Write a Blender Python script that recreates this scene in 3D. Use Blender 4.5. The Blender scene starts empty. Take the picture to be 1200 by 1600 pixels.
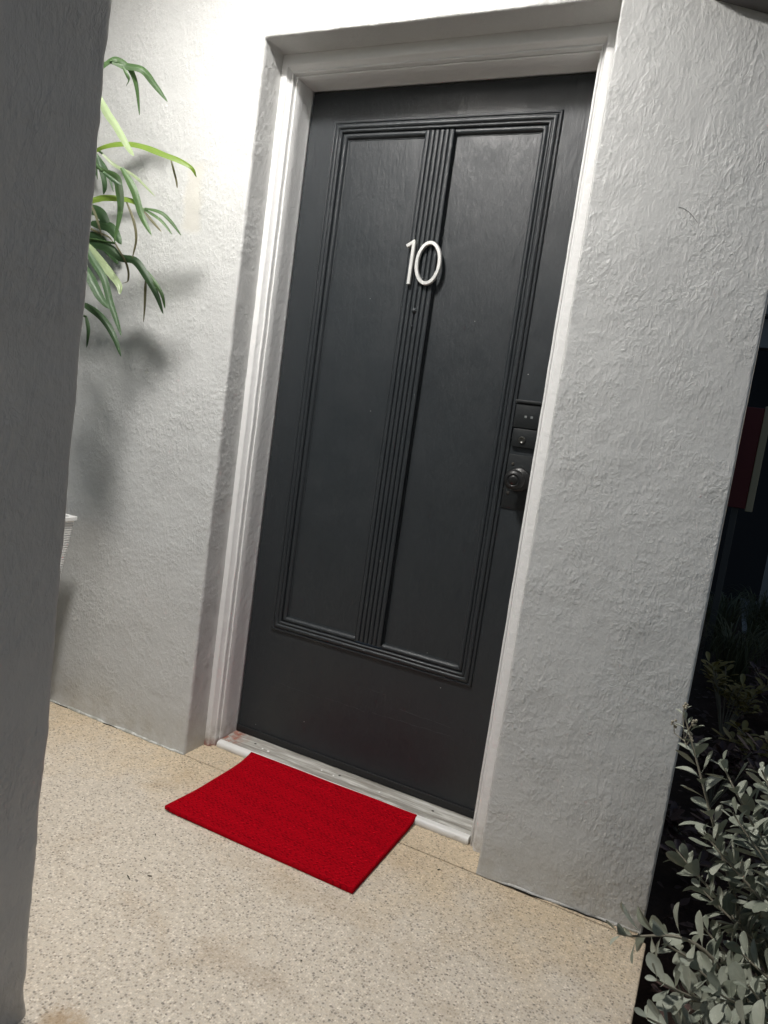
import bpy, bmesh, math, random
from mathutils import Vector, Matrix, noise
random.seed(7)
SC = bpy.context.scene
COL = SC.collection
R = math.radians

# ------------------------------------------------------------------ camera
cam = bpy.data.cameras.new('camera')
cam_o = bpy.data.objects.new('camera', cam); COL.objects.link(cam_o)
_r = Vector((0.89158401, 0.43095891, 0.13911277))
_u = Vector((-0.17727189, 0.04946251, 0.98291817))
_f = Vector((-0.41671648, 0.90101491, -0.12049688))
m = Matrix((( _r.x, _u.x, -_f.x, 1.32498), (_r.y, _u.y, -_f.y, -1.73369), (_r.z, _u.z, -_f.z, 1.10094), (0, 0, 0, 1)))
cam_o.matrix_world = m
cam.sensor_fit = 'HORIZONTAL'; cam.sensor_width = 36.0
cam.lens = 36.0 * 1136.4 / 1200.0
cam.clip_start = 0.02; cam.clip_end = 500
SC.camera = cam_o

# ------------------------------------------------------------------ night sky
w = bpy.data.worlds.new('World'); SC.world = w; w.use_nodes = True
nt = w.node_tree; nt.nodes.clear()
sky = nt.nodes.new('ShaderNodeTexSky'); sky.sky_type = 'NISHITA'; sky.sun_disc = False
sky.sun_elevation = R(24); sky.sun_rotation = R(35)
bg = nt.nodes.new('ShaderNodeBackground'); bg.inputs[1].default_value = 0.050
wo = nt.nodes.new('ShaderNodeOutputWorld')
nt.links.new(sky.outputs[0], bg.inputs[0]); nt.links.new(bg.outputs[0], wo.inputs[0])
# very weak sun lamp, added to lift the unlit garden
sl = bpy.data.lights.new('garden_fill', 'SUN'); sl.energy = 0.06; sl.angle = R(3); sl.color = (1.0, 0.93, 0.85)
so = bpy.data.objects.new('garden_fill', sl); COL.objects.link(so)
so.rotation_euler = Vector((-0.52, -0.74, -0.40)).to_track_quat('-Z', 'Y').to_euler()
SC.view_settings.view_transform = 'Standard'; SC.view_settings.look = 'None'
SC.view_settings.exposure = 0.15; SC.view_settings.gamma = 1.0
LAMP_POS = (0.17, -0.79, 2.66); LAMP_I = 17.6; LAMP_R = .13

SC.cycles.max_bounces = 16; SC.cycles.diffuse_bounces = 10

# ------------------------------------------------------------------ measures (metres)
W, H = 0.8625, 2.05          # clear opening between the jambs
D1, D2 = 0.123, 0.210        # depth of the frame's front edge and of the door face
SL, SR, HT = 0.038, 0.060, 2.101   # stucco reveal: left offset, right offset, soffit height
XR = 1.329                   # free end of the wall

# ------------------------------------------------------------------ helpers
def obj(name, me, mat=None, parent=None, smooth=True):
    if isinstance(me, bmesh.types.BMesh):
        bm = me; me = bpy.data.meshes.new(name); bm.to_mesh(me); bm.free()
    o = bpy.data.objects.new(name, me); COL.objects.link(o)
    if mat: me.materials.append(mat)
    if smooth:
        me.polygons.foreach_set('use_smooth', [True] * len(me.polygons))
    if parent: o.parent = parent
    return o
def tag(o, label=None, cat=None, group=None, kind=None):
    if label: o['label'] = label
    if cat: o['category'] = cat
    if group: o['group'] = group
    if kind: o['kind'] = kind
    return o
def empty(name, label, cat, loc=(0, 0, 0), group=None):
    o = bpy.data.objects.new(name, None); COL.objects.link(o); o.location = loc
    o.empty_display_size = .1
    return tag(o, label, cat, group)
def auto_smooth(o, ang=35):
    me = o.data
    bm = bmesh.new(); bm.from_mesh(me)
    for e in bm.edges:
        e.smooth = not (len(e.link_faces) == 2 and e.calc_face_angle(0) > R(ang))
    bm.to_mesh(me); bm.free()
    return o
def box(bm, x0, x1, y0, y1, z0, z1, bev=0.0, seg=2):
    vs = [bm.verts.new((x, y, z)) for x in (x0, x1) for y in (y0, y1) for z in (z0, z1)]
    fs = [(0, 1, 3, 2), (4, 6, 7, 5), (0, 4, 5, 1), (2, 3, 7, 6), (0, 2, 6, 4), (1, 5, 7, 3)]
    faces = [bm.faces.new([vs[i] for i in f]) for f in fs]
    if bev:
        es = list({e for f in faces for e in f.edges})
        bmesh.ops.bevel(bm, geom=es, offset=bev, segments=seg, affect='EDGES', profile=.5)
def grid(bm, rows, close=False):
    vr = [[bm.verts.new(p) for p in r] for r in rows]
    for a, b in zip(vr, vr[1:]):
        n = len(a)
        for i in range(n if close else n - 1):
            j = (i + 1) % n
            bm.faces.new((a[i], a[j], b[j], b[i]))
    return vr
def lathe(bm, prof, c, axis='y', n=40, cap=True):
    """prof = [(radius, distance along axis)]"""
    rows = []
    for r, t in prof:
        row = []
        for k in range(n):
            a = 2 * math.pi * k / n; u, v = r * math.cos(a), r * math.sin(a)
            row.append({'y': (c[0] + u, c[1] + t, c[2] + v), 'z': (c[0] + u, c[1] + v, c[2] + t)}[axis])
        rows.append(row)
    vr = grid(bm, rows, True)
    if cap:
        bm.faces.new(vr[0]); bm.faces.new(vr[-1])
def tube(bm, pts, rad, n=10, cap=True):
    pts = [Vector(p) for p in pts]; rows = []
    rad = rad if isinstance(rad, (list, tuple)) else [rad] * len(pts)
    ref = Vector((0, 0, 1))
    for i, p in enumerate(pts):
        t = (pts[min(i + 1, len(pts) - 1)] - pts[max(i - 1, 0)]).normalized()
        if abs(t.dot(ref)) > .95: ref = Vector((1, 0.2, 0))
        a = t.cross(ref).normalized(); b = t.cross(a)
        rows.append([p + (a * math.cos(2 * math.pi * k / n) + b * math.sin(2 * math.pi * k / n)) * rad[i] for k in range(n)])
    vr = grid(bm, rows, True)
    if cap: bm.faces.new(vr[0]); bm.faces.new(list(reversed(vr[-1])))
def fbm(p, s, o=4):
    return noise.fractal(Vector(p) * s, 0.6, 2.0, o)

# ------------------------------------------------------------------ materials
class M:
    def __init__(s, name, base=(.5, .5, .5), rough=.5, spec=.5, metal=0.0):
        s.m = bpy.data.materials.new(name); s.m.use_nodes = True
        s.t = s.m.node_tree; s.b = s.t.nodes['Principled BSDF']
        s.b.inputs['Base Color'].default_value = (*base, 1); s.b.inputs['Roughness'].default_value = rough
        s.b.inputs['Specular IOR Level'].default_value = spec; s.b.inputs['Metallic'].default_value = metal
        s.tc = s.n('ShaderNodeTexCoord')
    def n(s, t, **k):
        x = s.t.nodes.new(t)
        for a, v in k.items():
            if a.startswith('i_'): x.inputs[int(a[2:])].default_value = v
            else: setattr(x, a, v)
        return x
    def l(s, a, b): s.t.links.new(a, b)
    def co(s, scale=(1, 1, 1), rot=(0, 0, 0)):
        mp = s.n('ShaderNodeMapping'); s.l(s.tc.outputs['Object'], mp.inputs[0])
        mp.inputs['Scale'].default_value = scale; mp.inputs['Rotation'].default_value = rot
        return mp.outputs[0]
    def noise(s, sc, det=4, rough=.55, dist=0.0, co=None):
        x = s.n('ShaderNodeTexNoise'); s.l(co or s.co(), x.inputs['Vector'])
        x.inputs['Scale'].default_value = sc; x.inputs['Detail'].default_value = det
        x.inputs['Roughness'].default_value = rough; x.inputs['Distortion'].default_value = dist
        return x.outputs[0]
    def vor(s, sc, out='Distance', feat='F1', co=None, rnd=1.0):
        x = s.n('ShaderNodeTexVoronoi', feature=feat); s.l(co or s.co(), x.inputs['Vector'])
        x.inputs['Scale'].default_value = sc; x.inputs['Randomness'].default_value = rnd
        return x.outputs[out]
    def ramp(s, v, stops):
        x = s.n('ShaderNodeValToRGB'); e = x.color_ramp.elements
        for i, (p, c) in enumerate(stops):
            c = (c, c, c) if isinstance(c, (int, float)) else c
            el = e[i] if i < 2 else e.new(p)
            el.position = p; el.color = (*c, 1)
        s.l(v, x.inputs[0]); return x.outputs[0]
    def math(s, op, a, b=None, clamp=False):
        x = s.n('ShaderNodeMath', operation=op, use_clamp=clamp)
        for i, v in enumerate((a, b)):
            if v is None: continue
            if isinstance(v, (int, float)): x.inputs[i].default_value = v
            else: s.l(v, x.inputs[i])
        return x.outputs[0]
    def mix(s, f, a, b, mode='MIX'):
        x = s.n('ShaderNodeMix', data_type='RGBA', blend_type=mode)
        for i, v in ((0, f), (6, a), (7, b)):
            if isinstance(v, (int, float)): x.inputs[i].default_value = v
            elif isinstance(v, tuple): x.inputs[i].default_value = (*v, 1)
            else: s.l(v, x.inputs[i])
        return x.outputs[2]
    def sep(s):
        x = s.n('ShaderNodeSeparateXYZ'); s.l(s.tc.outputs['Object'], x.inputs[0]); return x.outputs
    def color(s, v): s.l(v, s.b.inputs['Base Color'])
    def rough(s, v): s.l(v, s.b.inputs['Roughness'])
    def bump(s, h, dist=.002, strength=1.0):
        x = s.n('ShaderNodeBump'); x.inputs['Distance'].default_value = dist; x.inputs['Strength'].default_value = strength
        s.l(h, x.inputs['Height'])
        prev = s.b.inputs['Normal'].links
        if prev: s.l(prev[0].from_socket, x.inputs['Normal'])
        s.l(x.outputs[0], s.b.inputs['Normal'])

def island(s):
    g = s.n('ShaderNodeNewGeometry'); return g.outputs['Random Per Island']
def stucco(name, base, amp=1.0, dirt=True, patch=False):
    s = M(name, base, .5, .45)
    # rolled / trowelled masonry paint: small ridges, directional strokes and odd lumps
    a = s.noise(58, 6, .62, .25)
    b = s.noise(150, 4, .6, .3, s.co((1, 1, .5), (0.3, 0.25, 0.2)))
    c = s.ramp(s.vor(19), [(0.0, 1.0), (0.10, 0.0)])
    strokes = s.ramp(s.noise(30, 3, .5, 2.2, s.co((1, 1, .35), (0, .35, 0))), [(.46, 0.0), (.5, 1.0), (.53, 0.0)])
    dome = s.math('SUBTRACT', 1.0, s.vor(105, co=s.co((1, 1, .7), (.2, .3, 0))))
    dome = s.math('MULTIPLY', dome, s.ramp(s.noise(60, 2), [(.40, .25), (.62, 1.0)]))
    big = s.noise(7, 3, .5)
    sel = s.ramp(big, [(.38, .45), (.62, 1.0)])
    h = s.math('ADD', s.math('ADD', s.math('MULTIPLY', a, .75), s.math('MULTIPLY', dome, .38)), s.math('MULTIPLY', b, .45))
    h = s.math('MULTIPLY', h, sel)
    h = s.math('ADD', h, s.math('MULTIPLY', c, .22))
    h = s.math('ADD', h, s.math('MULTIPLY', s.math('MULTIPLY', strokes, sel), .16))
    if patch:   # smoother, creamier square of filler beside the plant
        xyz = s.sep(); wob = s.math('MULTIPLY', s.math('SUBTRACT', s.noise(16, 5, .7), .5), .07)
        def edge_(v, c, hw):
            return s.ramp(s.math('ADD', s.math('SUBTRACT', hw, s.math('ABSOLUTE', s.math('SUBTRACT', v, c))), wob), [(.0, 0.0), (.022, 1.0)])
        pm_ = s.math('MULTIPLY', edge_(xyz[0], -.232, .043), edge_(xyz[2], 1.675, .105))
        h = s.math('MULTIPLY', h, s.math('SUBTRACT', 1.0, s.math('MULTIPLY', pm_, .75)))
    s.bump(h, .0034 * amp, .9)
    v = s.noise(3.1, 5, .6)
    col = s.mix(s.ramp(v, [(.3, 0.0), (.75, 1.0)]), tuple(c_ * .93 for c_ in base), tuple(min(1, c_ * 1.03) for c_ in base))
    if patch: col = s.mix(s.math('MULTIPLY', pm_, .5), col, (.60, .565, .49))
    if dirt:   # splash dirt close to the floor, broken up by noise
        z = s.sep()[2]
        d = s.math('SUBTRACT', 1.0, s.math('DIVIDE', z, .16), True)
        d = s.math('MULTIPLY', d, s.ramp(s.noise(14, 5, .7), [(.35, 0.0), (.75, .8)]))
        col = s.mix(d, col, tuple(c_ * k for c_, k in zip(base, (.66, .60, .50))))
    s.color(col)
    s.rough(s.ramp(s.noise(60, 3), [(.3, .34), (.7, .5)]))
    return s
WALL = stucco('white_stucco', (.59, .592, .578), patch=True)
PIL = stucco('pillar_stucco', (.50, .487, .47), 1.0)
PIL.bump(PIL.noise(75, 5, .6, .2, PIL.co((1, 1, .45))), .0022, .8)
CEIL = stucco('ceiling_paint', (.6, .6, .58), .6, False)

def steps(spec):
    out = []
    for a, b, st in spec:
        n = max(1, int(round((b - a) / st)))
        out += [a + (b - a) * i / n for i in range(n)]
    out.append(spec[-1][1]); return out

# ================================================================== structure: floor
fm = M('terrazzo_floor', (.5, .45, .38), .55, .35)
cell = fm.n('ShaderNodeTexVoronoi'); fm.l(fm.co(), cell.inputs['Vector']); cell.inputs['Scale'].default_value = 200
cs = fm.n('ShaderNodeSeparateColor'); fm.l(cell.outputs['Color'], cs.inputs[0])
chip = fm.ramp(cs.outputs[0], [(0.0, (.10, .085, .07)), (.07, (.20, .17, .14)), (.17, (.38, .33, .27)), (.5, (.60, .54, .45)), (.8, (.76, .70, .61)), (1.0, (.92, .88, .81))])
paste = fm.mix(fm.noise(9, 5, .65), (.56, .515, .45), (.70, .66, .60))
edge = fm.ramp(cell.outputs['Distance'], [(.25, 1.0), (.75, 0.0)])
base = fm.mix(fm.math('MULTIPLY', edge, .9), paste, chip)
cell2 = fm.n('ShaderNodeTexVoronoi'); fm.l(fm.co((1, 1, 1), (0, 0, .5)), cell2.inputs['Vector']); cell2.inputs['Scale'].default_value = 98
c2 = fm.n('ShaderNodeSeparateColor'); fm.l(cell2.outputs['Color'], c2.inputs[0])
dark = fm.math('MULTIPLY', fm.ramp(c2.outputs[1], [(.70, 0.0), (.80, 1.0)]), fm.ramp(cell2.outputs['Distance'], [(.2, 1.0), (.34, 0.0)]))
base = fm.mix(fm.math('MULTIPLY', dark, .75), base, (.12, .11, .10))
X, Y, Z = fm.sep()[0], fm.sep()[1], fm.sep()[2]
# yellow-brown staining near the walls and the doorstep
st = fm.math('ADD', fm.math('MULTIPLY', Y, 3.2), 1.05)
st = fm.math('ADD', st, fm.math('MULTIPLY', fm.math('SUBTRACT', fm.noise(5, 5, .65), .5), 2.6), True)
base = fm.mix(fm.math('MULTIPLY', st, .62), base, fm.mix(1.0, base, (1.0, .85, .60), 'MULTIPLY'))
blot = fm.ramp(fm.noise(4.2, 7, .72, .5), [(.53, 0.0), (.66, 1.0)])
base = fm.mix(fm.math('MULTIPLY', blot, .6), base, fm.mix(1.0, base, (.72, .64, .54), 'MULTIPLY'))
def stain(cx, cy, rx, ry, n0):
    dx = fm.math('DIVIDE', fm.math('SUBTRACT', X, cx), rx); dy = fm.math('DIVIDE', fm.math('SUBTRACT', Y, cy), ry)
    d = fm.math('ADD', fm.math('MULTIPLY', dx, dx), fm.math('MULTIPLY', dy, dy))
    d = fm.math('ADD', d, fm.math('MULTIPLY', fm.math('SUBTRACT', fm.noise(n0, 6, .7), .5), 3.0))
    return fm.ramp(d, [(.0, 1.0), (1.0, 0.0)])
base = fm.mix(fm.math('MULTIPLY', stain(.462, -.885, .055, .045, 38), .7), base, (.33, .20, .07))
base = fm.mix(fm.math('MULTIPLY', stain(.66, -.60, .16, .035, 26), .28), base, (.34, .26, .18))
base = fm.mix(fm.math('MULTIPLY', stain(.62, -.33, .30, .05, 30), .26), base, (.42, .31, .19))
fine = fm.ramp(fm.noise(420, 2, .5), [(.3, .82), (.7, 1.1)])
base = fm.mix(1.0, base, fine, 'MULTIPLY')
base = fm.mix(.16, base, fm.mix(fm.noise(2.2, 3, .5), (.42, .38, .33), (.78, .76, .72)))
base = fm.mix(1.0, base, (.96, .915, .85), 'MULTIPLY')
fm.color(base)
fm.bump(fm.math('ADD', fm.noise(330, 3, .6), fm.math('MULTIPLY', cell.outputs['Distance'], .7)), .0011, .8)
fm.rough(fm.ramp(fm.noise(40, 3), [(.3, .45), (.7, .7)]))

def slab(name, x0, x1, y0, y1, z0, z1, nx, ny, wob=0.0, bev=.004):
    bm = bmesh.new()
    box(bm, x0, x1, y0, y1, z0, z1, bev)
    return tag(obj(name, bm, fm.m, smooth=False), kind='structure')
slab('porch_floor', -3.0, 1.342, -4.0, -.0015, -.12, 0.0, 1, 1)
slab('doorstep_floor', -.10, 1.32, .0015, .30, -.12, -.0006, 1, 1, bev=.0015)

# garden soil: one sheet out to the horizon
gm = M('soil', (.035, .026, .02), .95, .1)
gm.color(gm.mix(gm.noise(30, 5, .7), (.02, .014, .012), (.07, .045, .035)))
gm.bump(gm.noise(60, 6, .7), .02, 1.0)
bm = bmesh.new()
rows = []
xs = steps([(-60, -6, 18), (-6, 1.2, 2.4), (1.2, 3.2, .08), (3.2, 8, .6), (8, 60, 13)])
ys = steps([(-60, -4, 14), (-4, -1, .5), (-1, 3.5, .08), (3.5, 9, .5), (9, 60, 17)])
for y in ys:
    rows.append([(x, y, -.13 + (.022 * fbm((x, y, 0), 6, 3) + .02 * fbm((x, y, 3), 1.5, 2) if x > 1.4 and x < 8 else 0)) for x in xs])
grid(bm, rows)
tag(obj('ground', bm, gm.m), kind='structure')

# ================================================================== house wall
def dopen(x, z):
    """distance outside the door opening (<=0 inside)"""
    dx = max(-SL - x, x - (W + SR)); dz = z - HT
    if dx > 0 and dz > 0: return math.hypot(dx, dz)
    return max(dx, dz)
RR = .008
def rnd(d, r):
    if d >= r: return 0.0
    d = max(d, 0.0); return r - math.sqrt(max(0, r * r - (r - d) ** 2))
def wy(x, z):
    r = RR * (.75 + .5 * noise.noise(Vector((x * 9, 1.7, z * 9))) + .45 * noise.noise(Vector((x * 55, 4.7, z * 55))))
    y = max(rnd(dopen(x, z), r), rnd(XR - x, r * .8))
    y += .0016 * fbm((x, 0, z), 4.0, 3) + .0007 * fbm((x, 0, z), 28, 3)
    if z < .05: y -= .006 * (1 - z / .05) ** 2 * (.6 + .8 * fbm((x, 0, 0), 9, 3))
    if x > W + SR: y += .0265 * (x - W - SR) / (XR - W - SR)
    return y
bm = bmesh.new()
e = .0025
xs = steps([(-3.0, -.9, .1), (-.9, -SL - .014, .011), (-SL - .014, -SL, e), (-SL, W + SR, .012), (W + SR, W + SR + .014, e),
            (W + SR + .014, XR - .012, .011), (XR - .012, XR, e)])
zs = steps([(0, HT, .0115), (HT, HT + .014, e), (HT + .014, 2.35, .014), (2.35, 2.86, .1)])
V = {}
def vert(i, j):
    if (i, j) not in V:
        z_ = zs[j] if j else .0035 * max(-.3, noise.noise(Vector((xs[i] * 17, 3, 0)))) + .0005
        V[i, j] = bm.verts.new((xs[i], wy(xs[i], zs[j]), z_))
    return V[i, j]
iL = min(range(len(xs)), key=lambda i: abs(xs[i] + SL)); iR = min(range(len(xs)), key=lambda i: abs(xs[i] - W - SR))
jT = min(range(len(zs)), key=lambda j: abs(zs[j] - HT))
for i in range(len(xs) - 1):
    for j in range(len(zs) - 1):
        if iL <= i < iR and j < jT: continue
        bm.faces.new((vert(i, j), vert(i + 1, j), vert(i + 1, j + 1), vert(i, j + 1)))
# reveals: run from the opening's rounded edge back to y = .16
DE = [.012, .02, .03, .042, .055, .068, .08, .092, .106, .16]
def reveal(path, nrm):
    prev = path
    for d in DE:
        cur = []
        for v in path:
            x, z = v.co.x, v.co.z
            k = .0008 * fbm((x + nrm[0] * 3, d * 1.0, z), 5, 3) + .0006 * fbm((x, d, z + 5), 34, 2)
            side = z < HT - 1e-4
            cur.append(bm.verts.new((x + k * side, max(d, v.co.y + .001), z + k * (not side))))
        for a in range(len(path) - 1):
            bm.faces.new((prev[a], prev[a + 1], cur[a + 1], cur[a]))
        prev = cur
path = [vert(iL, j) for j in range(jT + 1)] + [vert(i, jT) for i in range(iL + 1, iR + 1)] + [vert(iR, j) for j in range(jT - 1, -1, -1)]
reveal(path, (0, 0))
# the free end, running back into the garden
prev = [vert(len(xs) - 1, j) for j in range(len(zs))]
for d in (.04, .08, .2, .5, 1.2, 3.0):
    cur = [bm.verts.new((XR + .0015 * fbm((0, d, v.co.z), 10, 2) - .012 * (d > .03), d, v.co.z)) for v in prev]
    for a in range(len(prev) - 1): bm.faces.new((prev[a], cur[a], cur[a + 1], prev[a + 1]))
    prev = cur
bmesh.ops.recalc_face_normals(bm, faces=bm.faces)
hw = obj('house_wall', bm, WALL.m)
tk = M('dark_thread', (.03, .03, .03), .7)
bm = bmesh.new(); tube(bm, [(x, wy(x, z) - .0012, z) for x, z in ((1.118, 1.655), (1.128, 1.653), (1.140, 1.646), (1.151, 1.636), (1.162, 1.624))], .00045, 5)
obj('dark_thread', bm, tk.m, hw)
tag(hw, 'rough white stucco wall round the dark door, in front of the leafy plant and the silver shrub', 'wall')
# ================================================================== foreground pillar
def pillar():
    bm = bmesh.new(); r = .016
    x1, x0, yb, yf = .393, .10, -.902, -2.7
    prof = [(x1, yf)]
    n = 22
    prof += [(x1, yf + (yb - r - yf) * (i / n)) for i in range(1, n + 1)]
    prof += [(x1 - r + r * math.cos(a), yb - r + r * math.sin(a)) for a in [math.pi / 2 * k / 7 for k in range(1, 8)]]
    prof += [(x1 - r - .02 * k, yb) for k in range(1, 6)] + [(x0 + .03, yb), (x0, yb - .03), (x0, yf)]
    zz = steps([(-.1, 0, .05), (0, 2.0, .012), (2.0, 2.8, .1)])
    rows = []
    for z in zz:
        row = []
        for x, y in prof:
            k = .0022 * fbm((x * .3, y * .3, z), 5, 3) + .0016 * fbm((x, y, z), 22, 3)
            if z < .05: k += .006 * (1 - max(z, 0) / .05) ** 2
            nx, ny = (1, 0) if x >= x1 - 1e-6 else ((x - x1 + r) / r, (y - yb + r) / r) if x > x1 - r else (0, 1)
            row.append((x + nx * k, y + ny * k, z))
        rows.append(row)
    grid(bm, rows, True)
    bmesh.ops.recalc_face_normals(bm, faces=bm.faces)
    return bm
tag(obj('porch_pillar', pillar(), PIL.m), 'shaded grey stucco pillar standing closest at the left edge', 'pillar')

# porch ceiling (closes the porch above the picture)
bm = bmesh.new(); box(bm, -3.0, 1.32, -3.2, -.004, 2.80, 2.92, .004)
tag(obj('porch_ceiling', bm, CEIL.m, smooth=False), kind='structure')

# dark sloping board put in for an unidentified dark patch, upper right
em = M('dark_board_paint', (.10, .10, .10), .6, .3); em.bump(em.noise(50, 4), .001, .5)
bm = bmesh.new()
def slz(x): return 2.080 - .325 * (x - 1.118)
a = [(1.112, -.035), (1.45, -.035), (1.45, .0), (1.112, .0)]
lo = [bm.verts.new((x, y if y < 0 else (wy(min(x, XR), 2.05) + .004), slz(x))) for x, y in a]
hi = [bm.verts.new((v.co.x, v.co.y, v.co.z + .14)) for v in lo]
bm.faces.new(lo); bm.faces.new(hi[::-1])
for k in range(4): bm.faces.new((lo[k], lo[(k + 1) % 4], hi[(k + 1) % 4], hi[k]))
bmesh.ops.recalc_face_normals(bm, faces=bm.faces)
tag(obj('corner_board', bm, em.m, smooth=False), 'stand-in dark sloping board against the stucco wall at the top right corner', 'board')

# ================================================================== door frame
TR = M('frame_paint', (.74, .735, .71), .38, .5)
TR.bump(TR.noise(55, 5, .6, .3), .0022, .8)
TR.bump(TR.noise(210, 3, .6, .0, TR.co((1, 1, .3))), .0004, .6)
zc = TR.sep()[2]
grime = TR.math('SUBTRACT', 1.0, TR.math('DIVIDE', zc, .10), True)
grime = TR.math('MULTIPLY', grime, TR.ramp(TR.noise(26, 5, .7), [(.4, 0.0), (.62, .8)]))
rx = TR.math('SUBTRACT', 1.0, TR.math('DIVIDE', zc, .03), True)
xx = TR.math('LESS_THAN', TR.sep()[0], .3)
rusty = TR.math('MULTIPLY', TR.math('MULTIPLY', rx, xx), TR.ramp(TR.noise(40, 4, .6), [(.35, .3), (.55, 1.0)]))
c_ = TR.mix(TR.noise(5, 4), (.72, .72, .71), (.79, .79, .78))
c_ = TR.mix(grime, c_, (.30, .26, .21))
TR.color(TR.mix(rusty, c_, (.30, .12, .09)))
fr = empty('door_frame', 'white painted wooden frame around the dark door', 'door frame', (W / 2, .15, 0))
def swept(prof, name, mat, parent):
    """sweep an (offset, depth) profile up the left side, across the head and down the right, mitred"""
    bm = bmesh.new()
    zz = steps([(0.0, H, .03)])
    stations = []
    for z in zz[:-1]: stations.append(('L', z))
    stations.append(('TL', 0))
    for x in steps([(0, W, .03)])[1:-1]: stations.append(('T', x))
    stations.append(('TR', 0))
    for z in reversed(zz[:-1]): stations.append(('R', z))
    rows = []
    for s, t in stations:
        row = []
        for k, (o, d) in enumerate(prof):
            if s == 'L': p = [-o, d, t]
            elif s == 'TL': p = [-o, d, H + o]
            elif s == 'T': p = [t, d, H + o]
            elif s == 'TR': p = [W + o, d, H + o]
            else: p = [W + o, d, t]
            j = .0007 * fbm(p, 14, 3)
            q = Vector(p) - Vector((parent.location if parent else (0, 0, 0)))
            row.append((q.x + j, q.y + j * .6, q.z + j * .6 * (p[2] > .02)))
        rows.append(row)
    grid(bm, rows)
    bmesh.ops.recalc_face_normals(bm, faces=bm.faces)
    o = obj(name, bm, mat, parent)
    return auto_smooth(o, 40)
# world-space object coordinates are wanted by the paint, so children sit at the world origin
def unparent_loc(o, parent): o.location = -parent.location
class _O: location = Vector((0, 0, 0))
def framepart(name, prof):
    o = swept(prof, name, TR.m, None); o.parent = fr; o.location = -fr.location; return o
framepart('casing', [(.075, .140), (.075, .0945), (.040, .0935), (.024, .0930), (.0215, .0935), (.0195, .0955), (.0190, .0990), (.0165, .1015),
                     (.0140, .1090), (.0125, .1105), (.0100, .1105), (.0092, .1085), (.0078, .1078), (.0066, .1090), (.0062, .1130), (.0060, .150)])
framepart('jamb', [(.0058, .150), (.0056, .1240), (.0040, .1225), (.0012, .1228), (0, .1245), (0, .15), (0, .18), (0, .203), (-.0008, .2065), (.001, .212), (.001, .262)])
# ================================================================== threshold
tm = M('threshold_wood', (.4, .38, .34), .6, .3)
g = tm.noise(9, 6, .65, .2, tm.co((.8, 9, 3)))
tcol = tm.ramp(g, [(.3, (.22, .20, .175)), (.5, (.36, .345, .31)), (.62, (.55, .54, .50)), (.8, (.66, .65, .62))])
xr = tm.sep()[0]
st = tm.math('SUBTRACT', 1.0, tm.math('DIVIDE', xr, .085), True)
st = tm.math('MULTIPLY', st, tm.ramp(tm.noise(45, 5, .65), [(.40, 0.0), (.62, 1.6)]), True)
tcol = tm.mix(st, tcol, (.30, .12, .085))
tm.color(tcol); tm.bump(tm.noise(30, 6, .6, 0, tm.co((.6, 8, 3))), .0012, .8)
nm = M('threshold_nose_paint', (.72, .71, .68), .42, .4)
nc = nm.ramp(nm.noise(28, 6, .7, .3, nm.co((.5, 1, 1))), [(.30, (.44, .41, .36)), (.42, (.70, .69, .66)), (.7, (.78, .775, .75))])
nm.color(nc); nm.bump(nm.noise(45, 5, .6), .0016, .8)
th = empty('threshold', 'worn wooden door sill with a white painted nose and a rusty left end', 'door sill', (W / 2, .16, 0))
def sill(name, prof, mat, x0, x1):
    bm = bmesh.new()
    rows = [[(x, y + .0006 * fbm((x, y, 0), 12, 2), z + .0005 * fbm((x, y, 9), 15, 2)) for y, z in prof] for x in steps([(x0, x1, .012)])]
    vr = grid(bm, rows); bm.faces.new(vr[0]); bm.faces.new(vr[-1][::-1])
    bmesh.ops.recalc_face_normals(bm, faces=bm.faces)
    o = obj(name, bm, mat, None); auto_smooth(o, 45); o.parent = th; o.location = -th.location; return o
sill('nose', [(.127, -.002), (.1085, -.002), (.1065, .002), (.1062, .009), (.1080, .0145), (.1115, .0178), (.1160, .0190), (.127, .0194)], nm.m, .001, W - .001)
sill('tread', [(.25, -.002), (.1272, -.002), (.1272, .0186), (.1285, .0200), (.150, .0206), (.151, .0199), (.1535, .0199), (.1545, .0208), (.19, .0222), (.25, .0235)], tm.m, .001, W - .001)
scr = M('screw_steel', (.10, .09, .08), .4, .5, .8)
pop = M('paint_fleck', (.8, .8, .78), .4)
for x, y in ((.105, .172), (.42, .172), (.73, .172)):
    bm = bmesh.new(); lathe(bm, [(.0038, -.002), (.0040, .0006), (.0032, .0011), (.0012, .0004)], (x, y, .0214), 'z', 16)
    o = obj('screw', bm, scr.m); o.parent = th; o.location = -th.location
for x, y, r in ((.142, .160, .0035), (.165, .158, .0045), (.36, .165, .003), (.405, .16, .003), (.56, .165, .0025)):
    bm = bmesh.new(); lathe(bm, [(r, 0), (r * .8, .0007), (r * .2, .001)], (x, y, .0212), 'z', 9)
    o = obj('paint_spot', bm, pop.m); o.parent = th; o.location = -th.location

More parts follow.
